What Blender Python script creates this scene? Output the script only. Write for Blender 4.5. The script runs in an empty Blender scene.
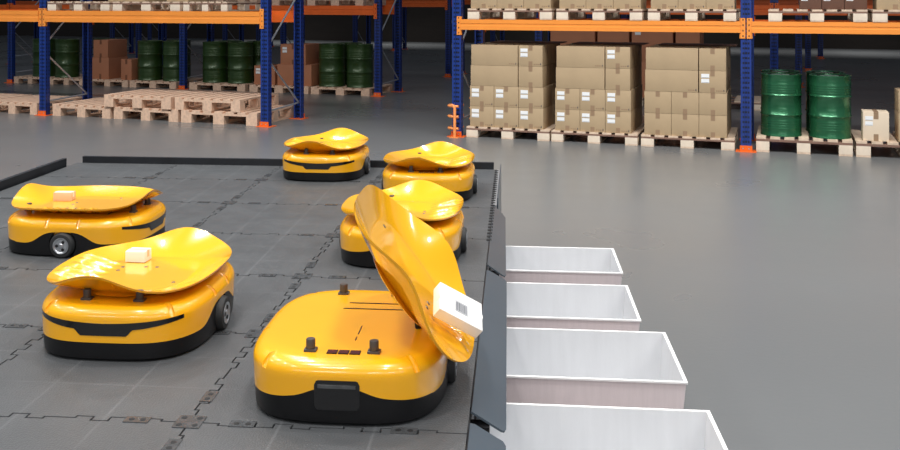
import bpy, bmesh, math, random
from math import sin, cos, pi, radians, exp, sqrt, atan2, copysign
from mathutils import Vector, Matrix
random.seed(7)
SC = bpy.context.scene
COL = SC.collection
F = 970.0; CX = 425.0; EYE = 1.85

# ------------------------------------------------------------ materials
MATS = {}
def mat(name, col, rough=.5, metal=0., coat=0., var=0., vscale=8., bump=0., bscale=60., coat_rough=.08, stretch=None, emit=0, spec=.5):
    m = bpy.data.materials.new(name); m.use_nodes = True
    nt = m.node_tree; b = nt.nodes['Principled BSDF']
    b.inputs['Base Color'].default_value = (*col, 1)
    b.inputs['Roughness'].default_value = rough
    b.inputs['Metallic'].default_value = metal
    b.inputs['Coat Weight'].default_value = coat
    b.inputs['Coat Roughness'].default_value = coat_rough
    b.inputs['Specular IOR Level'].default_value = spec
    tc = nt.nodes.new('ShaderNodeTexCoord')
    mp = nt.nodes.new('ShaderNodeMapping')
    if stretch: mp.inputs['Scale'].default_value = stretch
    nt.links.new(tc.outputs['Object'], mp.inputs['Vector'])
    n = nt.nodes.new('ShaderNodeTexNoise'); n.inputs['Scale'].default_value = vscale; n.inputs['Detail'].default_value = 5
    nt.links.new(mp.outputs['Vector'], n.inputs['Vector'])
    r = nt.nodes.new('ShaderNodeValToRGB')
    lo = tuple(c*(1-var) for c in col); hi = tuple(min(1, c*(1+var)) for c in col)
    r.color_ramp.elements[0].position = .3; r.color_ramp.elements[1].position = .7
    r.color_ramp.elements[0].color = (*lo, 1); r.color_ramp.elements[1].color = (*hi, 1)
    nt.links.new(n.outputs['Fac'], r.inputs['Fac'])
    nt.links.new(r.outputs['Color'], b.inputs['Base Color'])
    if bump:
        n2 = nt.nodes.new('ShaderNodeTexNoise'); n2.inputs['Scale'].default_value = bscale; n2.inputs['Detail'].default_value = 3
        nt.links.new(mp.outputs['Vector'], n2.inputs['Vector'])
        bp = nt.nodes.new('ShaderNodeBump'); bp.inputs['Strength'].default_value = bump; bp.inputs['Distance'].default_value = .01
        nt.links.new(n2.outputs['Fac'], bp.inputs['Height']); nt.links.new(bp.outputs['Normal'], b.inputs['Normal'])
    MATS[name] = m
    return m
def S(r, g, b):
    f = lambda c: (c/255/12.92) if c/255 <= .04045 else ((c/255+.055)/1.055)**2.4
    return (f(r), f(g), f(b))

YEL = mat('yellow_plastic', (.97, .46, .006), .26, var=.03, vscale=3, coat=.7, coat_rough=.06)
YTR = mat('yellow_tray_plastic', (.98, .465, .007), .2, var=.03, vscale=3, coat=1, coat_rough=.04)
BLK = mat('black_plastic', (.006, .006, .007), .36, var=.2, spec=.35)
BLG = mat('black_gloss', (.006, .006, .007), .12, coat=.5)
RUB = mat('tyre_rubber', (.02, .021, .022), .6, var=.2, vscale=30)
HUB = mat('hub_metal', (.55, .57, .6), .3, metal=.9)
POST = mat('grey_brown_post', (.07, .058, .05), .45)
DRED = mat('dark_red_window', (.09, .012, .008), .2, coat=.5)
SCR = mat('screw_metal', (.16, .13, .1), .35, metal=.6)
RIM = mat('carton_rim', (.82, .81, .81), .6)
WHT = mat('white_carton', (.70, .71, .73), .55, var=.03, vscale=5, bump=.05, bscale=80, stretch=(6, 6, .5))
PINKW = mat('white_carton_outside', (.74, .66, .67), .5, var=.03, vscale=9, bump=.08, bscale=60, stretch=(8, 8, .4))
PKG = mat('white_package', (.85, .83, .81), .5, var=.02)
PEACH = mat('peach_package', (.80, .50, .33), .55, var=.04)
PRN = mat('label_print', (.08, .08, .09), .6)
PRG = mat('label_grey', (.42, .43, .45), .6)
CRB = mat('curb_black', (.012, .014, .018), .45, var=.3)
FLAP = mat('slate_flap', S(78, 88, 97), .33, var=.06, vscale=2.5, metal=.15, coat=.25, coat_rough=.2)
MET = mat('steel_strip', (.6, .62, .64), .35, metal=.7)
PLTC = mat('seam_plate', (.12, .125, .13), .25, metal=.5, var=.2, vscale=40)
DARKG = mat('deck_dark', (.01, .01, .011), .7)
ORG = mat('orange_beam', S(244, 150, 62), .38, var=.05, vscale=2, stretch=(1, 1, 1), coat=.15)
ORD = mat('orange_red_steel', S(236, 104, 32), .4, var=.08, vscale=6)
GRD = mat('guard_orange', S(240, 150, 84), .35, var=.05, coat=.3)
BRC = mat('galvanised_brace', (.5, .51, .54), .35, metal=.6, var=.1)
BAR = mat('green_drum', (.03, .17, .075), .27, metal=.6, var=.12, vscale=3, coat=.5, coat_rough=.15)
BAD = mat('olive_drum', (.028, .066, .014), .36, metal=.3, var=.12, vscale=3, coat=.3, coat_rough=.2)
BARL = mat('drum_lid', (.32, .46, .40), .35, metal=.4, var=.15)
WOOD = mat('pale_wood', S(214, 190, 166), .7, var=.14, vscale=5, stretch=(6, 1, 6), bump=.2)
WOOE = mat('pale_wood_block', S(228, 212, 192), .7, var=.10, vscale=9, bump=.2)
WOOL = mat('brown_board', S(128, 98, 84), .7, var=.18, vscale=6, stretch=(1, 6, 6), bump=.2)
WOOP = mat('tan_wood', S(222, 188, 162), .7, var=.16, vscale=5, stretch=(7, 1, 6), bump=.2)
CTN = mat('carton_tan', S(176, 153, 121), .7, var=.05, vscale=4, bump=.05)
CTB = mat('carton_brown', S(176, 116, 84), .7, var=.05, vscale=4, bump=.05)
CTD = mat('carton_dark', S(96, 66, 52), .7, var=.06, vscale=4)
CTC = mat('carton_cream', S(226, 208, 184), .65, var=.03, vscale=4)
TAPE = mat('carton_tape', S(150, 124, 98), .4)
TAPD = mat('carton_tape_dark', S(122, 78, 54), .4)
LBL = mat('carton_label', (.85, .87, .88), .5)
WALLM = mat('back_wall', S(52, 44, 38), .75, var=.12, vscale=.6, bump=.1, stretch=(1, 1, 8))

def upright_mat(name, col):
    m = mat(name, col, .34, var=.06, vscale=3, coat=.3, coat_rough=.15)
    nt = m.node_tree; b = nt.nodes['Principled BSDF']
    src = b.inputs['Base Color'].links[0].from_socket
    tc = nt.nodes.new('ShaderNodeTexCoord'); sp = nt.nodes.new('ShaderNodeSeparateXYZ')
    nt.links.new(tc.outputs['Object'], sp.inputs[0])
    def mt(op, a, bb=None):
        n = nt.nodes.new('ShaderNodeMath'); n.operation = op
        for i, v in enumerate((a, bb)):
            if v is None: continue
            if isinstance(v, (int, float)): n.inputs[i].default_value = v
            else: nt.links.new(v, n.inputs[i])
        return n.outputs[0]
    zz = mt('LESS_THAN', mt('PINGPONG', sp.outputs['Z'], .03), .013)
    def cols(c, off):
        a = mt('ABSOLUTE', mt('SUBTRACT', mt('ABSOLUTE', c), off))
        return mt('LESS_THAN', a, .0105)
    xx = mt('MAXIMUM', cols(sp.outputs['X'], .03), cols(sp.outputs['Y'], .028))
    f = mt('MULTIPLY', zz, xx)
    mx = nt.nodes.new('ShaderNodeMix'); mx.data_type = 'RGBA'
    nt.links.new(f, mx.inputs['Factor']); nt.links.new(src, mx.inputs[6]); mx.inputs[7].default_value = (.004, .006, .02, 1)
    nt.links.new(mx.outputs[2], b.inputs['Base Color'])
    return m
BLU = upright_mat('blue_upright', S(24, 54, 128))

# mat tiles: worn dark grey rubber/plastic with faint pale scuffed lines
def tile_mat():
    m = mat('mat_tile', S(80, 82, 84), .42, var=.10, vscale=2.2, bump=.25, bscale=180, spec=.5)
    nt = m.node_tree; b = nt.nodes['Principled BSDF']
    src = b.inputs['Base Color'].links[0].from_socket
    tc = nt.nodes.new('ShaderNodeTexCoord'); sp = nt.nodes.new('ShaderNodeSeparateXYZ')
    nt.links.new(tc.outputs['Object'], sp.inputs[0])
    n = nt.nodes.new('ShaderNodeTexNoise'); n.inputs['Scale'].default_value = 9
    nt.links.new(tc.outputs['Object'], n.inputs['Vector'])
    def mt(op, a, bb=None, c=None):
        k = nt.nodes.new('ShaderNodeMath'); k.operation = op
        for i, v in enumerate((a, bb, c)):
            if v is None: continue
            if isinstance(v, (int, float)): k.inputs[i].default_value = v
            else: nt.links.new(v, k.inputs[i])
        return k.outputs[0]
    def lines(c, off, w):
        a = mt('ABSOLUTE', mt('SUBTRACT', mt('ABSOLUTE', c), off))
        k = nt.nodes.new('ShaderNodeMapRange'); k.inputs[1].default_value = 0; k.inputs[2].default_value = w
        k.inputs[3].default_value = 1; k.inputs[4].default_value = 0
        nt.links.new(a, k.inputs[0]); return k.outputs[0]
    l = mt('MAXIMUM', lines(sp.outputs['X'], .125, .006), lines(sp.outputs['Y'], .12, .005))
    l = mt('MULTIPLY', l, mt('MULTIPLY', n.outputs['Fac'], .17))
    mx = nt.nodes.new('ShaderNodeMix'); mx.data_type = 'RGBA'
    nt.links.new(l, mx.inputs['Factor']); nt.links.new(src, mx.inputs[6]); mx.inputs[7].default_value = (*S(180, 182, 184), 1)
    nt.links.new(mx.outputs[2], b.inputs['Base Color'])
    rr = nt.nodes.new('ShaderNodeMapRange'); rr.inputs[3].default_value = .27; rr.inputs[4].default_value = .5
    nt.links.new(n.outputs['Fac'], rr.inputs[0]); nt.links.new(rr.outputs[0], b.inputs['Roughness'])
    return m
TILE = tile_mat()

def floor_mat():
    m = mat('hall_floor', S(107, 109, 110), .34, var=.035, vscale=.35, bump=.04, bscale=30)
    nt = m.node_tree; b = nt.nodes['Principled BSDF']
    tc = nt.nodes.new('ShaderNodeTexCoord')
    n = nt.nodes.new('ShaderNodeTexNoise'); n.inputs['Scale'].default_value = .5; n.inputs['Detail'].default_value = 4
    nt.links.new(tc.outputs['Object'], n.inputs['Vector'])
    rr = nt.nodes.new('ShaderNodeMapRange'); rr.inputs[1].default_value = .3; rr.inputs[2].default_value = .7
    rr.inputs[3].default_value = .25; rr.inputs[4].default_value = .36
    nt.links.new(n.outputs['Fac'], rr.inputs[0]); nt.links.new(rr.outputs[0], b.inputs['Roughness'])
    return m
FLR = floor_mat()

# ------------------------------------------------------------ mesh helpers
class MB:
    def __init__(s): s.v = []; s.f = []; s.mi = []; s.mats = []; s.cur = 0
    def use(s, m):
        if m not in s.mats: s.mats.append(m)
        s.cur = s.mats.index(m); return s
    def add(s, vs, fs, M=None):
        o = len(s.v)
        for p in vs:
            p = Vector(p); s.v.append(tuple(M @ p) if M else tuple(p))
        for f in fs: s.f.append([i+o for i in f]); s.mi.append(s.cur)
        return s
    def box(s, x0, x1, y0, y1, z0, z1, M=None, bev=0.):
        if bev <= 0:
            vs = [(x0,y0,z0),(x1,y0,z0),(x1,y1,z0),(x0,y1,z0),(x0,y0,z1),(x1,y0,z1),(x1,y1,z1),(x0,y1,z1)]
            return s.add(vs, [(0,3,2,1),(4,5,6,7),(0,1,5,4),(1,2,6,5),(2,3,7,6),(3,0,4,7)], M)
        b = bmesh.new()
        bmesh.ops.create_cube(b, size=1)
        for v in b.verts:
            v.co = ((x0+x1)/2+v.co.x*(x1-x0), (y0+y1)/2+v.co.y*(y1-y0), (z0+z1)/2+v.co.z*(z1-z0))
        bmesh.ops.bevel(b, geom=list(b.edges), offset=bev, segments=2, affect='EDGES', profile=.6)
        b.verts.index_update()
        s.add([v.co.copy() for v in b.verts], [[v.index for v in f.verts] for f in b.faces], M); b.free()
        return s
    def tube(s, pts, r, n=10, caps=True):
        pts = [Vector(p) for p in pts]; o = len(s.v)
        t0 = (pts[1]-pts[0]).normalized()
        up = Vector((0,0,1)) if abs(t0.z) < .9 else Vector((1,0,0))
        a = t0.cross(up).normalized()
        for i, p in enumerate(pts):
            if i == 0: t = pts[1]-pts[0]
            elif i == len(pts)-1: t = pts[-1]-pts[-2]
            else: t = (pts[i+1]-p).normalized()+(p-pts[i-1]).normalized()
            t.normalize(); a = (a-t*a.dot(t)).normalized(); b = t.cross(a)
            for k in range(n):
                q = 2*pi*k/n; s.v.append(tuple(p+a*cos(q)*r+b*sin(q)*r))
        for i in range(len(pts)-1):
            for k in range(n):
                s.f.append([o+i*n+k, o+i*n+(k+1)%n, o+(i+1)*n+(k+1)%n, o+(i+1)*n+k]); s.mi.append(s.cur)
        if caps:
            s.f.append([o+k for k in range(n)][::-1]); s.mi.append(s.cur)
            e = o+(len(pts)-1)*n; s.f.append([e+k for k in range(n)]); s.mi.append(s.cur)
        return s
    def lathe(s, prof, n=32, M=None):
        o0 = []; vs = []; fs = []
        for (r, z) in prof:
            if r < 1e-6: o0.append((len(vs), 1)); vs.append((0,0,z))
            else:
                o0.append((len(vs), n))
                for k in range(n): q = 2*pi*k/n; vs.append((r*cos(q), r*sin(q), z))
        for i in range(len(prof)-1):
            (a, na), (b, nb) = o0[i], o0[i+1]
            for k in range(n):
                k2 = (k+1) % n
                if na == 1 and nb == 1: continue
                if na == 1: fs.append((a, b+k2, b+k))
                elif nb == 1: fs.append((a+k, a+k2, b))
                else: fs.append((a+k, a+k2, b+k2, b+k))
        return s.add(vs, fs, M)
    def rings(s, rs, cap0=True, cap1=True):
        o = len(s.v); n = len(rs[0])
        for r in rs:
            for p in r: s.v.append(tuple(p))
        for i in range(len(rs)-1):
            for k in range(n):
                s.f.append([o+i*n+k, o+i*n+(k+1)%n, o+(i+1)*n+(k+1)%n, o+(i+1)*n+k]); s.mi.append(s.cur)
        for c, i in ((cap0, 0), (cap1, len(rs)-1)):
            if c:
                f = [o+i*n+k for k in range(n)]
                s.f.append(f[::-1] if i == 0 else f); s.mi.append(s.cur)
        return s
    def mesh(s, name, smooth=None):
        me = bpy.data.meshes.new(name); me.from_pydata(s.v, [], s.f)
        for m in s.mats: me.materials.append(m)
        me.polygons.foreach_set('material_index', s.mi); me.update()
        b = bmesh.new(); b.from_mesh(me); bmesh.ops.recalc_face_normals(b, faces=b.faces); b.to_mesh(me); b.free()
        if smooth:
            me.polygons.foreach_set('use_smooth', [True]*len(me.polygons))
            me.set_sharp_from_angle(angle=radians(smooth))
        return me
    def build(s, name, m=None, parent=None, smooth=None):
        if m is not None and not s.mats: s.mats = [m]
        o = bpy.data.objects.new(name, s.mesh(name, smooth)); COL.objects.link(o)
        if parent: o.parent = parent
        return o

def tag(o, label=None, cat=None, group=None, kind=None):
    if label: o['label'] = label
    if cat: o['category'] = cat
    if group: o['group'] = group
    if kind: o['kind'] = kind
    return o
def empty(name, loc=(0,0,0), rz=0., label=None, cat=None, group=None):
    o = bpy.data.objects.new(name, None); COL.objects.link(o); o.empty_display_size = .1
    o.location = loc; o.rotation_euler = (0,0,rz)
    return tag(o, label, cat, group)
def copy_tree(o, parent=None):
    c = o.copy(); COL.objects.link(c); c.parent = parent
    for ch in list(o.children): copy_tree(ch, c)
    return c

# ------------------------------------------------------------ frames of reference
TH = radians(5.36)      # the platform turned to the right of the view axis
DECK = .70; PH = EYE-DECK
def PW(u, v, z=DECK): return Vector((u*cos(TH)+v*sin(TH), -u*sin(TH)+v*cos(TH), z))
PHI = radians(-20.3); OX, OY = -2.341, 14.141
def RW(s, t, z=0.): return Vector((OX+s*cos(PHI)-t*sin(PHI), OY+s*sin(PHI)+t*cos(PHI), z))

# ------------------------------------------------------------ setting
fl = MB().box(-60, 60, -6, 70, -.1, 0).build('floor', FLR); tag(fl, kind='structure')
w = MB().box(-60, 60, 0, .3, 0, 9).build('wall_back', WALLM)
w.location = RW(0, 27.5); w.rotation_euler.z = PHI; tag(w, kind='structure')

# ------------------------------------------------------------ sorting platform
TW, TD = .735, .70
U1 = -.15; UE = -.127; NU = 4; U0 = U1-NU*TW-.02
V1 = 6.60; VG = 6.07+TD; V0 = VG-9*TD      # VG: where the ninth row of full mats would end
pl = empty('sorting_platform', PW(0, 0, 0), -TH, 'raised dark grey sorting platform of interlocking mats under the yellow robots', 'platform')
MB().box(U0, UE, V0, V1, .02, DECK-.014).build('platform_base', DARKG, pl)
# interlocking mats
AMP = .012
def edge_teeth(L, inner):
    """square-wave joint along a mat edge: (position, offset) list"""
    n = 5; st = (L*.44-.08)/n; a = .08
    half = [(0, 0), (a, 0)]
    for k in range(n):
        y = AMP if k % 2 else -AMP
        half += [(a+k*st, y), (a+(k+1)*st, y)]
    half += [(a+n*st, 0)]
    return half+[(L-x, -y) for x, y in reversed(half)]
g = .0027
def tile_mesh(flags):
    lft, rgt, nr, fr = flags
    hx, hy = TW/2, TD/2
    ex = edge_teeth(TW, True); ey = edge_teeth(TD, True)
    P = []
    def near():  # left to right at -hy
        return [(-hx+x, -hy+(y if nr else 0)) for x, y in ex]
    def right(): return [(hx+(y if rgt else 0), -hy+x) for x, y in ey]
    def far(): return [(-hx+x, hy+(y if fr else 0)) for x, y in reversed(ex)]
    def left(): return [(-hx+(y if lft else 0), -hy+x) for x, y in reversed(ey)]
    for part, cn in ((near(), (-1, -1)), (right(), (1, -1)), (far(), (1, 1)), (left(), (-1, 1))):
        P += [(cn[0]*hx, cn[1]*hy)]+part[1:-1]
    Q = [P[0]]
    for p in P[1:]:
        if abs(p[0]-Q[-1][0])+abs(p[1]-Q[-1][1]) > 1e-5: Q.append(p)
    P = []; nq = len(Q)
    for i, p in enumerate(Q):            # inset every axis-aligned edge by the joint gap
        a, b = Q[i-1], Q[(i+1) % nq]
        off = [0, 0]
        for (x0, y0), (x1, y1) in ((a, p), (p, b)):
            if abs(x1-x0) > abs(y1-y0): off[1] = g if x1 > x0 else -g
            else: off[0] = -g if y1 > y0 else g
        P.append((p[0]+off[0], p[1]+off[1]))
    m = MB(); n = len(P)
    m.add([(x, y, 0) for x, y in P]+[(x, y, .012) for x, y in P],
          [list(range(n))[::-1], [n+i for i in range(n)]]+[(i, (i+1)%n, n+(i+1)%n, n+i) for i in range(n)])
    m.use(TILE)
    return m.mesh('mat_tile')
cache = {}
for i in range(NU):
    for j in range(9):
        key = (i > 0, i < NU-1, j > 0, j < 8)
        if key not in cache: cache[key] = tile_mesh(key)
        o = bpy.data.objects.new('mat_tile', cache[key]); COL.objects.link(o); o.parent = pl
        o.location = (U1-TW*(NU-i-.5), VG-TD*(9-j-.5), DECK-.012)
        if i == NU-1: o.scale.x = (TW+UE-U1)/TW; o.location.x += (UE-U1)/2
        if j == 8: o.scale.y = (V1-6.07)/TD; o.location.y = (V1+6.07)/2
# fastener plates at the joints
def plate(u, v, w, d, dots):
    m = MB().use(PLTC); m.box(-w/2, w/2, -d/2, d/2, 0, .0025)
    m.use(DARKG)
    for (x, y) in dots: m.lathe([(0, .0032), (.008, .0032), (.008, .0024)], 12, Matrix.Translation((x, y, 0)))
    o = m.build('joint_plate', None, pl); o.location = (u, v, DECK); return o
pc = None
def plate_copy(src, u, v, r=0):
    o = src.copy(); COL.objects.link(o); o.location = (u, v, DECK); o.rotation_euler.z = r
cross = plate(U1-TW, VG-TD*4, .075, .075, [(-.022, -.022), (.022, -.022), (-.022, .022), (.022, .022)])
strip = plate(U1-TW, VG-TD*4.2, .036, .07, [(0, -.016), (0, .016)])
for i in range(1, NU):
    for j in range(1, 9):
        if (i, j) != (NU-1, 5): plate_copy(cross, U1-TW*(NU-i), VG-TD*(9-j))
for i in range(1, NU):
    for j in range(9):
        for q in ((.24,) if j % 2 else (.24, .8)):
            if (i, j, q) != (NU-1, 4, .8): plate_copy(strip, U1-TW*(NU-i), VG-TD*(9-j-q))
for i in range(NU):
    for j in range(1, 9):
        for q in ((.2, .8) if j % 2 else (.82,)):
            plate_copy(strip, U1-TW*(NU-i-q), VG-TD*(9-j), pi/2)
# curbs along the far and left edges
c = MB().box(U0+.06, U1-.36, V1-.002, V1+.03, DECK-.25, DECK+.045).box(U1-.36, U1+.0, V1-.002, V1+.03, DECK-.25, DECK+.045).build('edge_curb', CRB, pl)
c = MB().box(U0-.03, U0, V0, V1-.12, DECK-.25, DECK+.05).build('edge_curb', CRB, pl)
# metal strip with dark teeth along the right edge
MB().box(UE, UE+.018, 5.44, V1-.02, DECK-.03, DECK+.002).build('edge_strip', MET, pl)
te = MB().use(DARKG).box(-.012, .012, -.013, .013, 0, .004).mesh('edge_tooth')
for k in range(30):
    o = bpy.data.objects.new('edge_tooth', te); COL.objects.link(o); o.parent = pl; o.location = (UE-.002, V1-.06-k*.065, DECK)
MB().box(U1-.05, UE+.002, V0, V1, .0, DECK-.03).build('side_panel', CRB, pl)
MB().box(UE+.02, UE+.027, 5.5, V1+.03, DECK-.35, DECK+.03).build('side_panel', FLAP, pl)

# ------------------------------------------------------------ chute flaps
def flap(v0, v1, label, top_cut=0., Wd=.092, Wf=.092):
    t = empty('chute_flap', PW(UE+.004, v0, DECK), -TH, label, 'flap', 'slate chute flaps along the bins')
    L = v1-v0; dr = .050
    m = MB()
    pts = [(0, 0), (Wd*.9, -.01), (Wd, .02)]
    pts = [(0, .012), (Wd-.012, .0), (Wd-.003, .006), (Wd, .022), (Wf, L-.03-top_cut), (Wf-.008, L-.012-top_cut), (.012, L-.004), (0, L-.012)]
    n = len(pts)
    top = [(x, y, -x/Wd*dr+.004) for x, y in pts]; bot = [(x-.003, y, -x/Wd*dr-.001) for x, y in pts]
    m.add(top+bot, [list(range(n)), [n+i for i in range(n)][::-1]]+[(i, (i+1)%n, n+(i+1)%n, n+i) for i in range(n)])
    m.build('panel', FLAP, t)
    h = MB().tube([(.0, .05, -.004), (.0, L-.05, -.004)], .006, 8).build('hinge_rod', CRB, t)
    for y in (.02, L-.06): MB().box(-.005, .05, y-.03, y+.02, -.06, -.03).build('bracket', BLK, t)
    return t
flap(4.20, 5.42, 'slate grey chute flap farthest from the camera, beside the smallest white bin', .08, .080, .066)
flap(2.69, 4.14, 'long slate grey chute flap beside the middle bins and the tipped tray', 0., .096, .084)
flap(1.30, 2.64, 'slate grey chute flap nearest the camera, cut off at the picture bottom', 0., .096, .096)

# ------------------------------------------------------------ robots
HW, HL, EXPN = .276, .335, 3.3
NS = 160
def foot(q, ins):
    a, b = HW-ins, HL-ins
    c, s = cos(q), sin(q); e = 2/EXPN
    return copysign(abs(c)**e, c)*a, copysign(abs(s)**e, s)*b
def zb(x, y):
    z = .060
    if abs(x) > .12: z = max(z, .060+.054*exp(-(y/.125)**4)*min(1, (abs(x)-.12)/.1))if abs(y) < .3 else z
    if y < 0 and abs(y) > .2: z += .014*exp(-(x/.085)**4)
    if y < -.1 and abs(x) < .24: z += .030*exp(-((abs(x)-.0)/.15)**2)
    return z
TOPZ = .170
def inset(z):
    if z <= .130: return .001+ (.130-z)*.04
    k = min(1, (z-.130)/.037); return .001+.037*(1-sqrt(max(0, 1-k*k)))
def qs(): return [2*pi*k/NS for k in range(NS)]
def shell_mesh():
    R = []
    for lev in range(6):
        r = []
        for q in qs():
            x, y = foot(q, inset(.05)); z0 = zb(x, y); z = z0+(.130-z0)*lev/5
            x, y = foot(q, inset(z)); r.append((x, y, z))
        R.append(r)
    for k in range(1, 8):
        z = .130+.037*sin(k/7*pi/2); i = .001+.037*(1-cos(k/7*pi/2))
        R.append([(*foot(q, i), z) for q in qs()])
    for i, z in ((.05, .1682), (.08, .1692), (.16, .1700)):
        R.append([(*foot(q, i), z) for q in qs()])
    low = [[(*foot(q, .02), max(.04, p[2])) for q, p in zip(qs(), R[0])]]
    m = MB().use(YEL); m.rings(low+R); return m.mesh('shell', 50)
def base_mesh():
    R = [[(*foot(q, .016), .003) for q in qs()], [(*foot(q, .008), .010) for q in qs()], [(*foot(q, .006), .03) for q in qs()]]
    R.append([(*foot(q, .0045), zb(*foot(q, .0045))+.001) for q in qs()])
    R.append([(*foot(q, .03), zb(*foot(q, .0045))-.002) for q in qs()])
    m = MB().use(BLK); m.rings(R); return m.mesh('base', 45)
def boolean(me, cutters):
    o = bpy.data.objects.new('t', me); COL.objects.link(o)
    cs = []
    for c in cutters:
        k = bpy.data.objects.new('c', c); COL.objects.link(k); cs.append(k)
        md = o.modifiers.new('b', 'BOOLEAN'); md.operation = 'DIFFERENCE'; md.solver = 'EXACT'; md.object = k
    dg = bpy.context.evaluated_depsgraph_get(); dg.update()
    new = bpy.data.meshes.new_from_object(o.evaluated_get(dg))
    for k in cs+[o]: bpy.data.objects.remove(k)
    new.polygons.foreach_set('use_smooth', [True]*len(new.polygons)); new.set_sharp_from_angle(angle=radians(40))
    return new
def capsule(p0, p1, r):
    m = MB(); m.use(YEL); p0 = Vector(p0); p1 = Vector(p1); m.tube([p0, p1], r, 14); return m.mesh('cap')
cuts = []
for y in (.215, .07, -.075):
    for sx in (-1, 1):
        cuts.append(capsule((sx*(HW-.034), y, .180), (sx*(HW+.002), y, .136), .0095))
for sy in (-1, 1):
    for sx in (-1, 1):
        a = radians(52)
        px, py = foot(a, 0)
        cuts.append(capsule((sx*(px-.03), sy*(py-.03), .180), (sx*(px+.001), sy*(py+.001), .136), .0095))
both = MB().use(YEL)
SHELL = boolean(shell_mesh(), cuts)
wc = []
for sx in (-1, 1):
    m = MB().use(BLK); m.tube([(sx*.235, 0, .058), (sx*.32, 0, .058)], .064, 32); wc.append(m.mesh('w'))
BASE = boolean(base_mesh(), wc)
SHELL2 = SHELL

def tray_mesh(A=.274, B=.328, n=2.75, NR=44, NP=288):
    def outline(q):
        c, s = cos(q), sin(q); e = 2/n
        return copysign(abs(c)**e, c)*A, copysign(abs(s)**e, s)*B
    def height(r, q):
        x, y = outline(q); s2 = (y/B)**2; c2 = (x/A)
        sg = 1 if y > 0 else -1; w = min(1, max(0, (abs(y)/B-.25)/.55)); w = w*w*(3-2*w)
        zr = .022+.058*w*exp(-((x/A-sg*.17)/.50)**2)+.012*abs(x/A)**6
        k = max(0, (r-.62)/.38)
        z = zr*(k**1.25 if r > .62 else 0)
        X, Y = x*r, y*r
        if X > .12 and abs(Y) < .135:         # wedge ribs at the tipping end
            w = min(1, (X-.12)/.05)*min(1, max(0, (.262-X)/.03))*min(1, (.135-abs(Y))/.02)
            ph = ((Y+.135)/.054) % 1
            z += .024*w*(ph if ph < .68 else (1-ph)/.32*.68)
        return z
    V = []; top = []; 
    m = MB().use(YTR)
    def layer(dz, sh):
        vs = [(0, 0, dz)]
        for i in range(1, NR+1):
            r = i/NR
            for k in range(NP):
                q = 2*pi*k/NP; x, y = outline(q); rr = r*(1-sh)
                vs.append((x*rr, y*rr, height(r, q)+dz))
        return vs
    t = layer(0, 0); b = layer(-.007, .008); N = len(t)
    fs = []
    def ring(o, i, k): return o+1+(i-1)*NP+k % NP
    for o, flip in ((0, False), (N, True)):
        for k in range(NP):
            f = [o, ring(o, 1, k), ring(o, 1, k+1)]; fs.append(f[::-1] if flip else f)
        for i in range(1, NR):
            for k in range(NP):
                f = [ring(o, i, k), ring(o, i+1, k), ring(o, i+1, k+1), ring(o, i, k+1)]; fs.append(f[::-1] if flip else f)
    for k in range(NP): fs.append([ring(0, NR, k), ring(N, NR, k), ring(N, NR, k+1), ring(0, NR, k+1)])
    m.add(t+b, fs)
    return m.mesh('tray', 50)
TRAY = tray_mesh()
def pan_mesh():
    R = []
    for i, z in ((.0, -.004), (.006, -.008), (.02, -.0095)):
        r = []
        for q in qs():
            c, s = cos(q), sin(q); e = 2/2.6
            r.append((copysign(abs(c)**e, c)*(.155-i), copysign(abs(s)**e, s)*(.25-i), z))
        R.append(r)
    return MB().use(YTR).rings(R).mesh('tray_underframe', 40)
PAN = pan_mesh()
m = MB().use(RUB)
Mx = Matrix.Rotation(pi/2, 4, 'Y')
m.lathe([(0, -.022), (.036, -.022), (.050, -.021), (.056, -.014), (.056, .012), (.050, .021), (.037, .0225), (.036, .018), (0, .018)], 40, Mx)
WHEEL = m.mesh('wheel', 35)
m = MB().use(HUB)
m.lathe([(.0, .024), (.008, .024), (.012, .0205), (.028, .020), (.032, .0235), (.036, .0235), (.036, .017), (0, .017)], 32, Mx)
m.use(DARKG)
for k in range(3):
    q = 2*pi*k/3+.5
    m.lathe([(0, .0225), (.007, .0225), (.007, .018)], 12, Mx @ Matrix.Translation((.019*cos(q), .019*sin(q), 0)))
HUBM = m.mesh('hub', 35)
m = MB().use(POST); m.lathe([(.0, .0), (.012, .0), (.0125, .001), (.0125, .030), (.0115, .032), (0, .032)], 24)
m.box(-.017, .017, -.014, .014, -.003, .006, None, .002); PM = m.mesh('support_post', 40)
def surf_y(x, z, sgn):
    i = inset(z); a, b = HW-i, HL-i; return sgn*b*(max(0, 1-(abs(x)/a)**EXPN))**(1/EXPN)
def skin(xs, ztop, zbot, sgn, out, m, nz=5):
    """thin raised panel that follows the curved end of the shell"""
    fr = []; n = len(xs)
    vs = []; fs = []
    for lay, off in ((0, out), (1, -.008)):
        for x, zt, zl in zip(xs, ztop, zbot):
            for k in range(nz):
                z = zl+(zt-zl)*k/(nz-1); vs.append((x, surf_y(x, z, sgn)+sgn*off, z))
    N = n*nz; I = lambda l, i, k: l*N+i*nz+k
    for i in range(n-1):
        for k in range(nz-1):
            fs.append((I(0,i,k), I(0,i+1,k), I(0,i+1,k+1), I(0,i,k+1))); fs.append((I(1,i,k), I(1,i,k+1), I(1,i+1,k+1), I(1,i+1,k)))
        for k in (0, nz-1): fs.append((I(0,i,k), I(1,i,k), I(1,i+1,k), I(0,i+1,k)))
    for i in (0, n-1):
        for k in range(nz-1): fs.append((I(0,i,k), I(0,i,k+1), I(1,i,k+1), I(1,i,k)))
    m.add(vs, fs)
xs = [-.232+.464*k/64 for k in range(65)]
def zt(x): return .120+.014*(abs(x)/.232)**1.5
def zl(x):
    a = abs(x)
    if a < .075: return .082
    if a < .092: return .082+(a-.075)/.017*.020
    return .102+.020*((a-.092)/.14)**1.3
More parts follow.
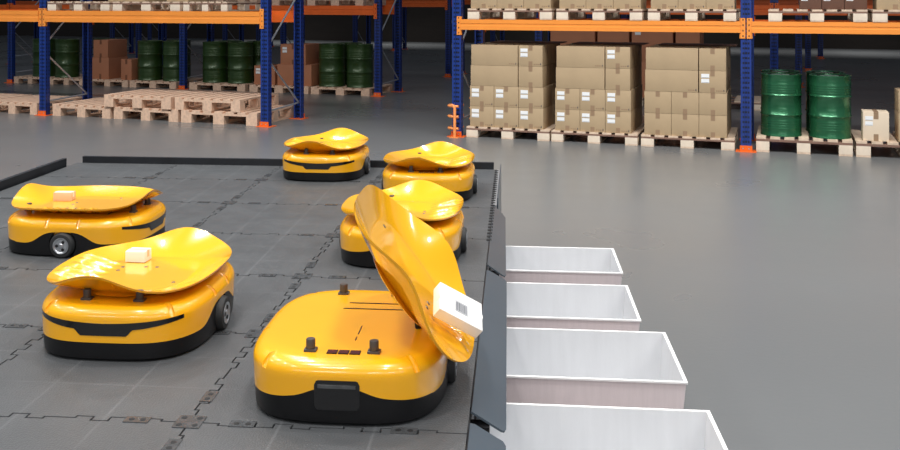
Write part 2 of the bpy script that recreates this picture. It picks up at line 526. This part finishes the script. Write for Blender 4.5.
m = MB().use(BLG); skin(xs, [zt(x) for x in xs], [min(zt(x)-.002, zl(x)) for x in xs], 1, .0015, m); SLIT = m.mesh('sensor_window', 60)
xs = [-.06+.12*k/24 for k in range(25)]
def rz(x, c, h, r=.012, w=.06):
    a = abs(x)-(w-r); d = 0 if a <= 0 else r-sqrt(max(0, r*r-a*a)); return h-d
m = MB().use(BLG); skin(xs, [.100+rz(x, 0, .022) for x in xs], [.096-rz(x, 0, .052) for x in xs], -1, .002, m); REC = m.mesh('handle_recess', 60)
xs2 = [-.05+.1*k/16 for k in range(17)]
m = MB().use(PLTC); skin(xs2, [.111]*17, [.103]*17, -1, .0065, m, 3); HBAR = m.mesh('handle_bar', 60)
m = MB().use(BLK).use(DRED)
for k in range(3):
    x = -.028+k*.031-.01; m.use(DRED); m.box(x, x+.025, -.272, -.248, .1680, .1715); m.use(BLK); m.box(x-.0015, x+.0265, -.2735, -.2465, .1675, .1708)
WIN = m.mesh('indicator_window')
SLOTL = [MB().use(BLK).box(-.05, .15, .155, .160, .1698, .1715).mesh('top_slot'), MB().use(BLK).box(-.06, .13, .10, .105, .1698, .1715).mesh('top_slot')]
m = MB().use(BLK)
m.box(.02, .023, -.12, -.05, .1698, .1706); m.box(.02, .023, -.17, -.14, .1698, .1706)
SLOT = m.mesh('top_slot')
m = MB().use(SCR); m.lathe([(0, .0016), (.006, .0014), (.007, 0)], 14); SCREW = m.mesh('screw', 40)

def mk(name, me, par, loc=(0,0,0), rot=(0,0,0), label=None):
    o = bpy.data.objects.new(name, me); COL.objects.link(o); o.parent = par; o.location = loc; o.rotation_euler = rot
    if label: o['label'] = label
    return o
def robot():
    r = empty('sorting_robot')
    mk('shell', SHELL, r); mk('base', BASE, r, label='black lower base')
    for sx in (-1, 1):
        wh = mk('wheel', WHEEL, r, (sx*.268, 0, .056), (0, 0, 0 if sx > 0 else pi)); mk('hub', HUBM, wh, label='silver wheel hub')
        for sy in (-1, 1): mk('support_post', PM, r, (sx*.086, sy*.252, TOPZ-.001))
    mk('sensor_window', SLIT, r); mk('handle_recess', REC, r); mk('handle_bar', HBAR, r)
    mk('indicator_window', WIN, r); mk('panel_joint', SLOT, r); mk('top_slot', SLOTL[0], r); mk('top_slot', SLOTL[1], r)
    t = mk('tray', TRAY, r, (0, 0, TOPZ+.014)); mk('tray_underframe', PAN, t)
    for x, y in ((-.02, -.07), (.02, -.07), (.1, -.06), (.1, -.02), (-.14, .1)): mk('screw', SCREW, t, (x, y, .0))
    return r
R0 = robot()
def place(r, u, v, yaw, label):
    r.location = PW(u, v, DECK); r.rotation_euler.z = -TH+radians(yaw)
    tag(r, label, 'robot', 'yellow sorting robots on the platform'); return r
spots = [(-1.305, 3.31, 180, 'yellow sorting robot carrying a small white box on its level tray, nearest left'),
         (-2.015, 4.43, -90, 'yellow sorting robot side on at the left edge, small peach box on tray'),
         (-1.252, 6.36, 180, 'yellow sorting robot parked at the far curb, dark slit facing the camera'),
         (-.515, 5.78, 0, 'yellow sorting robot in the far right corner of the platform, empty level tray'),
         (-.515, 4.43, 0, 'yellow sorting robot with level tray, partly hidden behind the tipped tray')]
bots = []
for u, v, yw, lb in spots: bots.append(place(copy_tree(R0), u, v, yw, lb))
B1 = place(R0, -.48, 2.92, 0, 'nearest yellow sorting robot, its tray tipped steeply toward the white bins')
B1.scale = (1.035,)*3; bots[0].scale = (1.03,)*3; bots[3].scale = (.98,)*3; bots[2].scale = (.98,)*3
tr = [c for c in B1.children if c.name.startswith('tray')][0]
TILT = radians(53)
tr.location = (.150, 0, .312); tr.rotation_euler = (0, TILT, 0)
for y in (-.05, .05): MB().use(BLK).tube([(.13, y, .13), (.185, y, .16), (.172, y, .25)], .01, 8).build('tilt_arm', None, B1, 40)

# packages
def package(name, loc, rot, d, m1, m2, label, lab=False):
    t = empty(name, loc, 0, label, 'box'); t.rotation_euler = rot
    m = MB().use(m1); m.box(-d[0]/2, d[0]/2, -d[1]/2, d[1]/2, 0, d[2], None, .0025); b = m.build('carton_body', None, t, 40)
    MB().box(-d[0]/2-.0006, d[0]/2+.0006, -.008, .008, d[2]*.4, d[2]+.0006).build('tape', m2, t)
    if lab:
        MB().box(-.022, .022, -.03, .012, d[2]+.0004, d[2]+.0012).build('shipping_label', PRG, t)
        m = MB().use(PRN)
        x = -.018
        for k in range(9):
            w = random.choice((.0014, .0024)); m.box(x, x+w, -.026, .006, d[2]+.0012, d[2]+.0016); x += .0042
        m.build('barcode', None, t)
    return t
ax = Vector((.82, .22, -.50)).normalized(); nn = Vector((.52, -.38, .76)); nn = (nn-ax*nn.dot(ax)).normalized(); ay = nn.cross(ax)
PR = Matrix((ax, ay, nn)).transposed().to_euler()
package('white_parcel', PW(-.18, 2.84, DECK+.23), PR, (.15, .11, .036), PKG, PKG, 'white parcel with grey barcode label sliding off the tipped yellow tray', True)
package('white_parcel', PW(-1.385, 3.46, DECK+TOPZ+.0210), (0, 0, radians(-8)), (.075, .06, .04), PKG, PEACH, 'small white box lying on the tray of the near left robot')
package('peach_parcel', PW(-2.17, 4.50, DECK+TOPZ+.0145), (0, 0, -TH+radians(2)), (.088, .055, .040), PEACH, PKG, 'small peach coloured box lying on the tray of the left edge robot')

# ------------------------------------------------------------ white bins
def bin_(u0, v0, v1, wd, D, label, name='white_bin'):
    zt_ = EYE-D; h = zt_
    t = empty(name, PW(u0, v0, 0), -TH, label, 'bin', 'white open bins beside the platform')
    L = v1-v0; tp = .05; T = .007
    def loop(ins, z, ex): return [(ex+ins, ex+ins, z), (wd-ex-ins, ex+ins, z), (wd-ex-ins, L-ex-ins, z), (ins+ex, L-ex-ins, z)]
    out = loop(0, h, 0); outb = loop(0, .002, tp); inn = loop(T, h, 0); innb = loop(T, .01, tp)
    m = MB().use(PINKW)
    vs = outb+out
    m.add(vs, [(0,1,5,4),(1,2,6,5),(2,3,7,6),(3,0,4,7),(3,2,1,0)])
    m.use(WHT); m.add(out+inn+innb, [(0,1,5,4),(1,2,6,5),(2,3,7,6),(3,0,4,7),(4,5,9,8),(5,6,10,9),(6,7,11,10),(7,4,8,11),(8,9,10,11)])
    b = m.build('box_wall', None, t)
    m = MB(); e = .0045
    for (x0, x1, y0, y1) in ((-e, wd+e, -e, T), (-e, wd+e, L-T, L+e), (-e, T, T, L-T), (wd-T, wd+e, T, L-T)): m.box(x0, x1, y0, y1, h-.004, h+.002)
    m.build('rim', RIM, t)
    return t
bin_(-.115, 4.574, 5.017, .606, 1.27, 'white open bin farthest from the camera, narrowest of the bin row')
bin_(-.115, 3.905, 4.372, .604, 1.27, 'second white open bin from the far end of the row')
bin_(-.115, 3.287, 3.768, .678, 1.27, 'wide white open bin just behind the nearest, cut-off bin')
bin_(-.115, 2.55, 3.062, .706, 1.27, 'nearest white open bin, cut off by the bottom of the picture')

# ------------------------------------------------------------ pallet racks
def upright(parent, x, y, h, face, fp=True):
    """perforated post; (x, y) centre in rack coordinates"""
    w, d = .125, .10
    m = MB().use(BLU)
    # open C profile with folded lips
    P = [(-w/2, -d/2), (-.016, -d/2), (-.012, -d/2+.012), (.012, -d/2+.012), (.016, -d/2), (w/2, -d/2), (w/2, d/2), (w/2-.02, d/2), (w/2-.02, d/2-.01), (w/2-.012, -d/2+.02), (-w/2+.012, -d/2+.02), (-w/2+.02, d/2-.01), (-w/2+.02, d/2), (-w/2, d/2)]
    if face < 0: P = [(a, -b) for a, b in P][::-1]
    n = len(P)
    m.add([(a, b, .008) for a, b in P]+[(a, b, h) for a, b in P],
          [list(range(n))[::-1], [n+i for i in range(n)]]+[(i, (i+1)%n, n+(i+1)%n, n+i) for i in range(n)])
    o = m.build('upright', None, parent); o.location = (x, y, 0)
    if fp:
        q = MB().use(ORD).box(-.12, .12, -.1, .1, 0, .008).box(-w/2-.01, w/2+.01, -d/2-.016 if face > 0 else d/2+.002, -d/2-.002 if face > 0 else d/2+.016, .008, .075)
        q.use(MET)
        for sx in (-.035, .035): q.lathe([(0, .006), (.008, .005), (.009, 0)], 10, Matrix.Translation((sx, -d/2-.016 if face > 0 else d/2+.016, .04)) @ Matrix.Rotation(pi/2 if face > 0 else -pi/2, 4, 'X'))
        q.build('foot_plate', None, o)
    return o
def beam(parent, x0, x1, y, z0, z1, front=True, m_=None):
    t = .05; a, b = x0+.065, x1-.065
    m = MB().use(m_ or ORG)
    h = z1-z0
    yy = y-.05 if front else y+.05
    P = [(-t/2, 0), (t/2, 0), (t/2, h*.75), (t/2-.012, h*.75), (t/2-.012, h), (-t/2, h), (-t/2, h*.62), (-t/2+.006, h*.58), (-t/2+.006, h*.42), (-t/2, h*.38)]
    if not front: P = [(-p, q) for p, q in P]
    n = len(P)
    m.add([(a, yy+p, z0+q) for p, q in P]+[(b, yy+p, z0+q) for p, q in P],
          [list(range(n)), [n+i for i in range(n)][::-1]]+[(i, (i+1)%n, n+(i+1)%n, n+i) for i in range(n)])
    o = m.build('beam', None, parent)
    for e, s_ in ((x0, 1), (x1, -1)):
        c = MB().use(m_ or ORG)
        ys = (y-.062, y-.052) if front else (y+.052, y+.062)
        c.box(min(e+s_*.008, e+s_*.075), max(e+s_*.008, e+s_*.075), ys[0], ys[1], z0-.07, z1+.04)
        c.box(min(e+s_*.065, e+s_*.071), max(e+s_*.065, e+s_*.071), min(ys[0], ys[0]+.04), ys[1]+.03, z0-.07, z1+.04)
        c.use(DARKG)
        for k in range(4):
            zc = z0-.04+(z1-z0+.06)*k/3
            c.box(e+s_*.035-.006, e+s_*.035+.006, ys[0]-.0015 if front else ys[1], ys[0] if front else ys[1]+.0015, zc-.01, zc+.01)
        c.build('beam_connector', None, o)
def rack(posts, t, z0, z1, label, depth=1.12, h=2.9, group=None, detail=True, bm=None):
    r = empty('pallet_rack', RW(0, t), PHI, label, 'rack', group)
    for s in posts:
        upright(r, s, .05, h, 1); upright(r, s, depth-.05, h, -1)
        pts = [(.10, 1.04), (depth-.08, .27), (.10, .22)] if 0 else None
        for (ya, za, yb, zb_) in ((.08, .98, depth-.08, .26), (.08, .22, depth-.08, .25), (.08, 1.16, depth-.08, 1.95), (.08, 2.75, depth-.08, 2.0)):
            MB().use(BRC).tube([(s+.01, ya, za), (s+.01, yb, zb_)], .014, 8).build('brace', None, r, 40)
    for a, b in zip(posts, posts[1:]):
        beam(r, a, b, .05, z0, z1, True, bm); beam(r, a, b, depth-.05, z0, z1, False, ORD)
    return r
rack((-8.1, -4.04, 0.0), 0, 1.50, 1.68, 'near left blue and orange pallet rack over the empty stacked pallets')
rack((2.95, 6.67, 10.45), 0, 1.45, 1.59, 'near right blue and orange pallet rack over the tan carton stacks')
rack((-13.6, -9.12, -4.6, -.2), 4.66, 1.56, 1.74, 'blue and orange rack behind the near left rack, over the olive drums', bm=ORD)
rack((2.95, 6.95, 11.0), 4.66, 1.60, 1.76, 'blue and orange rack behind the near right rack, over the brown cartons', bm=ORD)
gb = 'far racks in the dark part of the hall'
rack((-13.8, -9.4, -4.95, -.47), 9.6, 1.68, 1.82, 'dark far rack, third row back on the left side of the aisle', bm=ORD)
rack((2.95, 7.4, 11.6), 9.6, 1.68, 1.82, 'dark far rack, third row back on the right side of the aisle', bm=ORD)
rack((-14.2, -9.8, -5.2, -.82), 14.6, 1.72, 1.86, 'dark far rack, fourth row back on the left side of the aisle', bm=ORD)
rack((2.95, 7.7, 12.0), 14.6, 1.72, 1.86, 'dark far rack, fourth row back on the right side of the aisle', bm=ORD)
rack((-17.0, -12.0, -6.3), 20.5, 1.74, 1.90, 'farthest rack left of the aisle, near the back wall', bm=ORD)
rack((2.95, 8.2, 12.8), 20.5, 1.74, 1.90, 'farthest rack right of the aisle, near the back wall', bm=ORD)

# column guard beside the first post of the right rack
def guard(s, t, flip, label):
    g_ = empty('column_guard', RW(s, t), PHI, label, 'guard')
    for z in (.12, .28, .42):
        pts = []
        for k in range(11):
            a = pi*k/10; pts.append((-.02-.10*sin(a), .11*cos(a)*1.0, z))
        pts = [(.05, pts[0][1], z)]+pts+[(.05, pts[-1][1], z)]
        MB().use(GRD).tube(pts, .018, 10).build('rail', None, g_, 40)
    MB().use(GRD).tube([(-.0, -.125, .0), (-.0, -.125, .40), (-.02, -.118, .43), (-.06, -.085, .43)], .021, 12).build('bar', None, g_, 40)
    MB().use(GRD).box(-.06, .06, -.17, -.08, 0, .01).build('base_plate', None, g_)
    if flip: g_.rotation_euler.z = PHI
    return g_
guard(2.955, .03, False, 'bent orange tube column guard at the foot of the first right rack post')
g2 = guard(2.93, 1.07, False, 'orange tube guard around the rear post beside the first carton stack')

# ------------------------------------------------------------ pallets
def pallet_proto(ms):
    dk, st_, bl = ms
    p = empty('pallet')
    W_, D_ = 1.0, 1.0
    m = MB().use(dk)
    for k in range(7):
        x = -.5+k*(1-.105)/6; m.box(x, x+.105, -.5, .5, .122, .144)
    m.build('deck_board', None, p)
    for y in (-.5, -.05, .4): MB().use(st_).box(-.5, .5, y, y+.1, .100, .1215).build('stringer_board', None, p)
    for x in (-.5, -.07, .36):
        MB().use(dk).box(x, x+.14, -.5, .5, 0, .018).build('bottom_board', None, p)
        for y in (-.5, -.06, .38): MB().use(bl).box(x, x+.14, y, y+.12, .0185, .0995).build('block', None, p)
    return p
PA = pallet_proto((WOOD, WOOL, WOOE)); PB = pallet_proto((WOOP, WOOP, WOOP))
for x in (PA, PB): x['proto'] = 1
used = set()
def pallet(proto, s0, s1, t0, dep, z, label, group=None, row=0.):
    key = proto.name
    p = proto if key not in used else copy_tree(proto)
    used.add(key)
    if 'proto' in p: del p['proto']
    p.location = RW((s0+s1)/2, t0+dep/2+row, z); p.rotation_euler.z = PHI+radians(random.uniform(-.5, .5)); p.scale = (s1-s0, dep, 1.3 if row == 0 and z < 1 and (s0 < 0 or s0 > 6.7) else 1)
    tag(p, label, 'pallet', group); return p
gA = 'empty pallets under the near left rack'
LZ = 1.682; RZ = 1.592
# near left, floor
pallet(PB, -5.2, -4.17, .03, 1.15, 0, 'bare pallet on the floor left of the first left rack post', gA)
pallet(PB, -6.5, -5.3, .03, 1.15, 0, 'bare pallet on the floor at the left picture edge, mostly out of frame', gA)
pallet(PB, -3.86, -2.74, .03, 1.15, 0, 'single bare pallet on the floor right of the first left rack post', gA)
pallet(PB, -2.68, -1.50, .03, 1.15, 0, 'lower pallet of the left two-high pile, in the middle of the bay', gA)
pallet(PB, -1.45, -.14, .03, 1.15, 0, 'lower pallet of the right two-high pile, beside the rack post by the aisle', gA)
pallet(PB, -2.84, -1.62, .0, 1.15, .1895, 'upper pallet of the left two-high pile, in the middle of the bay', gA)
pallet(PB, -1.56, -.42, .03, 1.15, .1895, 'upper pallet of the right two-high pile, beside the rack post by the aisle', gA)
# near left, shelf
gB_ = 'pallets on the near left shelf'
for k, (a, b, nm) in enumerate(((-3.92, -2.72, 'first pallet right of the left post'), (-2.66, -1.44, 'middle pallet'), (-1.38, -.62, 'short pallet nearest the aisle post'))):
    pallet(PA, a, b, -.02, 1.15, LZ, nm+' on the orange shelf of the near left rack', gB_)
# near right, floor and shelf
gC = 'pallets under the near right rack'
FS = ((3.08, 4.22), (4.25, 5.36), (5.40, 6.53))
nmf = ('left carton stack beside the guard', 'middle carton stack', 'right carton stack beside the blue post')
for (a, b), nm in zip(FS, nmf): pallet(PA, a, b, .03, 1.15, 0, 'floor pallet under the '+nm, gC)
pallet(PA, 6.79, 7.87, .05, 1.1, 0, 'floor pallet carrying the green drums', gC)
pallet(PA, 7.90, 9.02, .05, 1.1, 0, 'floor pallet carrying the small cream carton at the right edge', gC)
gD = 'pallets on the near right shelf'
SS = ((3.12, 4.27), (4.33, 5.43), (5.50, 6.56))
for (a, b), nm in zip(SS, ('left', 'middle', 'right')): pallet(PA, a, b, -.03, 1.15, RZ, nm+' pallet of three on the shelf above the carton stacks', gD)
pallet(PA, 6.93, 8.02, -.03, 1.15, RZ, 'shelf pallet with dark brown cartons above the green drums', gD)
pallet(PA, 8.07, 9.2, -.03, 1.15, RZ, 'shelf pallet with tan cartons at the right picture edge', gD)
# second row, floor
gE = 'pallets under the second left rack'
R2 = 4.66
for a, b, nm in ((-8.05, -7.08, 'under the first olive drums, at the left'), (-7.02, -5.95, 'under the brown cartons'), (-5.9, -4.75, 'under the olive drums left of the middle post'), (-4.42, -3.1, 'under the olive drums right of the middle post'), (-3.0, -1.68, 'under the cartons behind the aisle post'), (-1.62, -.36, 'under the two dark drums by the aisle')):
    pallet(PB, a, b, .0, 1.15, 0, 'pallet of the second row '+nm, gE, R2)
for a, b, nm in ((-4.3, -3.1, 'left'), (-3.0, -1.8, 'middle'), (-1.7, -.5, 'right')):
    pallet(PB, a, b, .0, 1.15, 1.742, nm+' pallet on the shelf of the second left rack', 'pallets on the second left shelf', R2)

# ------------------------------------------------------------ cartons
cmesh = {}
def carton(s0, s1, t0, t1, z0, z1, label, kind='tan', tape=True, lab=False, prnt=False, side=False, group=None, row=0., cat='carton', rot=0.):
    w_, d_, h_ = s1-s0, t1-t0, z1-z0
    cm = {'tan': CTN, 'brown': CTB, 'dark': CTD, 'cream': CTC}[kind]; tm = TAPD if kind in ('brown', 'dark') else TAPE
    t = empty('cardboard_carton', RW((s0+s1)/2, (t0+t1)/2+row, z0), PHI+radians(rot), label, cat, group)
    key = (round(w_, 3), round(d_, 3), round(h_, 3), kind)
    if key not in cmesh:
        m = MB().use(cm); m.box(-w_/2, w_/2, -d_/2, d_/2, 0, h_, None, .004)
        cmesh[key] = m.mesh('carton_body', 40)
    mk('carton_body', cmesh[key], t)
    if tape:
        m = MB().use(tm); y = -d_/2; tw = .026; L = h_*.24; x = w_*.0 if tape is True else tape*w_
        m.box(x-tw, x+tw, y-.0015, y, h_-L, h_).box(x-tw, x+tw, y-.0015, y, .001, L)
        m.box(x-tw, x+tw, y, d_/2, h_, h_+.001)
        mk('tape', m.mesh('tape'), t)
    if side:
        m = MB().use(tm); m.box(w_/2, w_/2+.0015, -.03, .03, h_*.55, h_); mk('tape', m.mesh('tape'), t)
    if lab:
        x0 = -w_/2+w_*.08
        m = MB().use(LBL)
        lw, lh = min(.1, w_*.3), .05
        zt0 = h_*.86
        m.box(x0, x0+lw, -d_/2-.002, -d_/2, zt0-lh, zt0); m.box(x0, x0+lw, -d_/2-.002, -d_/2, zt0-2*lh-.012, zt0-lh-.012)
        m.use(PRG); m.box(x0+.004, x0+lw-.004, -d_/2-.0025, -d_/2-.0018, zt0-lh+.002, zt0-lh+.008); m.box(x0+.004, x0+lw-.004, -d_/2-.0025, -d_/2-.0018, zt0-2*lh-.008, zt0-2*lh-.002)
        mk('shipping_label', m.mesh('shipping_label'), t, label='white shipping label')
    if prnt:
        m = MB().use(TAPE); x = w_/2-.12
        for k in range(4): m.box(x+k*.026, x+k*.026+.018, -d_/2-.001, -d_/2, .022, .034)
        m.use(PRN); m.box(w_/2-.032, w_/2-.02, -d_/2-.001, -d_/2, .02, .042)
        mk('printed_mark', m.mesh('printed_mark'), t)
    return t
PZ = .1445
rows_n = ('bottom', 'second', 'third', 'top')
def stack(a, b, z, name, labs, grp):
    a += .04; b -= .085
    wd = (b-a)/3; hs = [.242]*4; t0, tm_, t1 = .06, .60, 1.14
    cn = ('left', 'middle', 'right')
    zc = z
    for r_ in range(2):
        for c_ in range(3):
            carton(a+c_*wd+.002, a+(c_+1)*wd-.002, t0, tm_-.004, zc, zc+.274, f'small tan carton, {cn[c_]} column, {rows_n[r_]} layer, {name}', 'tan', True, labs[r_][c_], labs[r_][c_], group=grp)
            if c_ == 2: carton(a+c_*wd+.002, a+(c_+1)*wd-.002, tm_, t1, zc, zc+.274, f'small tan carton behind right column, {rows_n[r_]} layer, {name}', 'tan', True, group=grp)
        zc += .276
    for r_ in (2, 3):
        x0 = a+(.012 if r_ == 2 else .02)
        carton(x0, a+2*wd-.01, t0, tm_-.004, zc, zc+.274, f'long tan carton in the {rows_n[r_]} layer, {name}', 'tan', False, False, labs[r_][0], group=grp)
        carton(a+2*wd+.002, b-.012, t0, tm_-.004, zc, zc+.274, f'small tan carton, right end of the {rows_n[r_]} layer, {name}', 'tan', True, labs[r_][1], labs[r_][1], side=True, group=grp)
        carton(x0, a+2*wd-.01, tm_, t1, zc, zc+.274, f'long tan carton at the back of the {rows_n[r_]} layer, {name}', 'tan', False, group=grp)
        carton(a+2*wd+.002, b-.012, tm_, t1, zc, zc+.274, f'small tan carton at back right of {rows_n[r_]} layer, {name}', 'tan', True, side=True, group=grp)
        zc += .276
    sh = MB().use(CTD).box(a+.1, b+.08, .66, 1.19, zc+.002, zc+.012).build('cardboard_sheet', None)
    sh.location = RW(0, 0); sh.rotation_euler.z = PHI
    tag(sh, 'thin cardboard sheet lying on top of the '+name, 'cardboard', 'sheets on the carton stacks')
T, N_ = True, False
stack(*FS[0], PZ, 'left stack by the guard', ((T,T,T),(T,T,T),(N_,N_),(T,T)), 'cartons of the left stack')
stack(*FS[1], PZ, 'middle stack', ((T,T,T),(T,T,T),(N_,N_),(T,T)), 'cartons of the middle stack')
stack(*FS[2], PZ, 'right stack by the post', ((N_,N_,N_),(N_,N_,N_),(T,T),(N_,N_)), 'cartons of the right stack')
for (a, b), nm in zip(SS, ('left', 'middle', 'right')):
    wd = (b-a-.05)/3
    for c_, cn in enumerate(('left', 'middle', 'right')):
        carton(a+.025+c_*wd+.002, a+.025+(c_+1)*wd-.002, .02, .56, RZ+PZ, RZ+PZ+.26, f'{cn} tan carton on the {nm} pallet of the shelf above the stacks', 'tan', True, False, True, group='cartons on the near right shelf')
for k, cn in enumerate(('left', 'middle', 'right')):
    carton(7.28+k*.25, 7.28+k*.25+.245, .1, .6, RZ+PZ, RZ+PZ+.25, f'{cn} dark brown carton on the shelf above the green drums', 'dark', False, True, group='dark cartons on the shelf')
for k, cn in enumerate(('left', 'middle')):
    carton(8.12+k*.4, 8.12+k*.4+.395, .02, .56, RZ+PZ, RZ+PZ+.26, f'{cn} tan carton on the shelf at the right picture edge', 'tan', True, False, group='tan cartons at the right shelf end')
for k, (a, b) in enumerate(((-3.0, -2.3), (-1.9, -1.5))):
    carton(a, b, .3, .9, LZ+PZ, LZ+PZ+.3, ('wide', 'small')[k]+' tan carton on the shelf pallets of the near left rack', 'tan', False, group='cartons on the near left shelf')
carton(7.98, 8.26, .10, .42, PZ*1.3+.001, PZ*1.3+.34, 'small cream carton with a label on the pallet right of the drums', 'cream', .0001, True)
carton(8.36, 8.80, .10, .55, PZ*1.3+.001, PZ*1.3+.34, 'lower tan carton cut off by the right picture edge', 'tan', True, True)
carton(8.36, 8.80, .12, .55, PZ*1.3+.342, PZ*1.3+.60, 'upper tan carton cut off by the right picture edge', 'tan', True, True)
# second row cartons
gF = 'cartons of the second row'
def c2(px0, s0, s1, t0, t1, z0, z1, lb, kind='brown', **k): carton(s0, s1, t0, t1, PZ+z0, PZ+z1, lb, kind, group=gF, row=R2, **k)
c2(0, -6.96, -6.52, .1, .75, 0, .46, 'lower brown carton of the pair behind the left drums', rot=0)
c2(0, -6.92, -6.54, .1, .75, .462, .84, 'upper brown carton of the pair behind the left drums')
c2(0, -6.2, -5.93, .1, .55, 0, .44, 'small brown carton just left of the middle olive drums')
c2(0, -2.95, -2.48, .1, .6, 0, .38, 'low brown carton with a label behind the aisle post', lab=True)
c2(0, -2.42, -1.66, .1, .9, 0, .42, 'wide brown carton under the smaller one behind the aisle post')
c2(0, -2.36, -1.80, .12, .8, .422, .82, 'labelled brown carton on top behind the aisle post', lab=True)
# brown cartons behind the right stacks
gG = 'large brown cartons behind the tan stacks'
for k, (a, b, zz) in enumerate(((3.15, 3.95, 1.42), (4.0, 4.55, 1.42), (4.6, 5.3, 1.42), (5.35, 5.75, 1.42))):
    nm = ('leftmost', 'second', 'third', 'rightmost')[k]
    carton(a, b, .1, 1.0, PZ+.0, PZ+.62, nm+' lower brown carton behind the tan stacks', 'brown', False, group=gG, row=R2)
    carton(a, b, .1, 1.0, PZ+.622, PZ+1.30, nm+' upper brown carton showing above the tan stacks', 'brown', False, k == 2, group=gG, row=R2)
pallet(PA, 3.1, 4.8, .05, 1.05, 0, 'pallet of the second right row, left one under the brown cartons', 'pallets hidden behind the tan stacks', R2)
pallet(PA, 4.9, 6.8, .05, 1.05, 0, 'pallet of the second right row, right one under the brown cartons', 'pallets hidden behind the tan stacks', R2)

# ------------------------------------------------------------ drums
def drum(mt, lidm):
    R_, H_ = .24, .76
    t = empty('steel_drum')
    m = MB().use(mt)
    def rib(z, d=.006, w=.010): return [(R_, z-w), (R_+d*.75, z-w*.5), (R_+d, z), (R_+d*.75, z+w*.5), (R_, z+w)]
    p = [(0, .012), (R_-.01, .012), (R_-.008, .0), (R_+.004, .0), (R_+.005, .012), (R_, .018)]
    for z, d in ((.10, .0025), (.13, .0025), (.16, .0025), (.19, .0025)): p += rib(z, d)
    p += rib(.265, .010, .014)
    p += rib(.505, .010, .014)
    for z in (.545, .575, .605, .635): p += rib(z, .0025)
    p += [(R_, .735), (R_+.005, .742), (R_+.006, .757), (R_+.001, .760), (R_-.006, .757), (R_-.008, .742)]
    m.lathe(p, 48); m.build('drum_body', None, t, 50)
    m = MB().use(lidm); m.lathe([(R_-.007, .742), (R_-.02, .738), (R_-.03, .742), (0, .742)], 48); m.build('lid', None, t, 50)
    for x, y, r in ((.13, -.03, .034), (-.10, .12, .02)):
        m = MB().use(BLK); m.lathe([(r, .743), (r, .754), (r*.8, .757), (0, .757)], 16, None)
        o = m.build('bung', None, t, 40); o.location = (x, y, 0)
    return t
DG = drum(BAR, BARL); DO = drum(BAD, BAD); du = set()
def place_drum(proto, s, t, z, sc, label, group, row=0.):
    d = proto if proto.name not in du else copy_tree(proto)
    du.add(proto.name)
    d.location = RW(s, t+row, z); d.rotation_euler.z = random.uniform(-.4, .4); d.scale = (sc[0], sc[0], sc[1])
    tag(d, label, 'drum', group)
gH = 'green steel drums on the near right pallet'
place_drum(DG, 7.07, .33, PZ*1.3+.0005, (.98, .99), 'glossy green steel drum on the pallet, front left, next to the blue post', gH)
place_drum(DG, 7.63, .33, PZ*1.3+.0005, (.98, .99), 'glossy green steel drum on the pallet, front right, nearer the cream carton', gH)
place_drum(DG, 7.06, .86, PZ*1.3+.0005, (.98, .99), 'green drum standing behind the front left green drum', gH)
place_drum(DG, 7.60, .86, PZ*1.3+.0005, (.98, .99), 'green drum standing behind the front right green drum', gH)
gI = 'olive drums of the second row'
for s, t, nm in ((-8.5, .4, 'at the far left, behind the first near post'), (-7.83, .35, 'left of the brown cartons'), (-7.25, .92, 'in the back, just left of the brown cartons'),
                 (-5.64, .35, 'right of the brown cartons'), (-5.0, .35, 'just left of the middle second-row post'),
                 (-4.02, .35, 'just right of the middle second-row post'), (-3.42, .35, 'second right of the middle second-row post'),
                 (-1.33, .35, 'by the aisle, left one of the dark pair'), (-.72, .35, 'by the aisle, right one of the dark pair'),
                 (-4.0, .9, 'in the back, behind the middle drum pair'), (-3.3, .9, 'in the back, right of the middle drum pair'), (-5.3, .9, 'in the back, behind the left drum pair'), (-1.2, .9, 'in the back, behind the dark pair')):
    place_drum(DO, s, t, PZ, (1.07, 1.1), 'olive green steel drum '+nm, gI, R2)
pallet(PB, -9.0, -8.1, .0, 1.15, 0, 'pallet of the second row at the far left, under one drum', gE, R2)

# ------------------------------------------------------------ camera and light
cam = bpy.data.cameras.new('camera'); co = bpy.data.objects.new('camera', cam); COL.objects.link(co)
co.location = (0, 0, EYE); co.rotation_euler = (pi/2, 0, 0)
cam.sensor_width = 36; cam.lens = F/900*36; cam.shift_x = (450-CX)/900; cam.shift_y = -225/900
cam.clip_end = 200
SC.camera = co

W_ = bpy.data.worlds.new('World'); SC.world = W_; W_.use_nodes = True
W_.node_tree.nodes['Background'].inputs[0].default_value = (.80, .88, 1, 1); W_.node_tree.nodes['Background'].inputs[1].default_value = .17
def lamp(x, y, z, sx, sy, p, rz=0., rx=0., c=(1, .985, .965), spread=180):
    l = bpy.data.lights.new('ceiling_or_fill_lamp', 'AREA'); l.shape = 'RECTANGLE'; l.size = sx; l.size_y = sy; l.energy = p; l.color = c; l.spread = radians(spread)
    o = bpy.data.objects.new('ceiling_or_fill_lamp', l); COL.objects.link(o); o.location = (x, y, z); o.rotation_euler = (rx, 0, rz)
for i in range(6):
    for j in range(5):
        lamp(-7+i*2.6, -1.0+j*2.5, 6.2, .55, .14, 42, -TH, spread=125)
for s in (-8, -4, 0, 4, 8):
    o = RW(s, -4.0); lamp(o.x, o.y, 6.0, 2.2, .4, 90, PHI, radians(24), spread=110)
for x in (-6, -3, 0, 3, 6):  # added low fill lights behind the camera to brighten the robots' sides
    lamp(x, -5.5, 4.2, 1.6, .3, 26, 0, radians(50), spread=110)
for s in (-14, -8, -2, 4, 10, 16):
    o = RW(s, 24.6); lamp(o.x, o.y, 5.5, 3.5, .5, 60, PHI, spread=70)
VS = SC.view_settings
VS.view_transform = 'Standard'; VS.look = 'None'; VS.exposure = 0.0; VS.gamma = 1; VS.use_curve_mapping = False
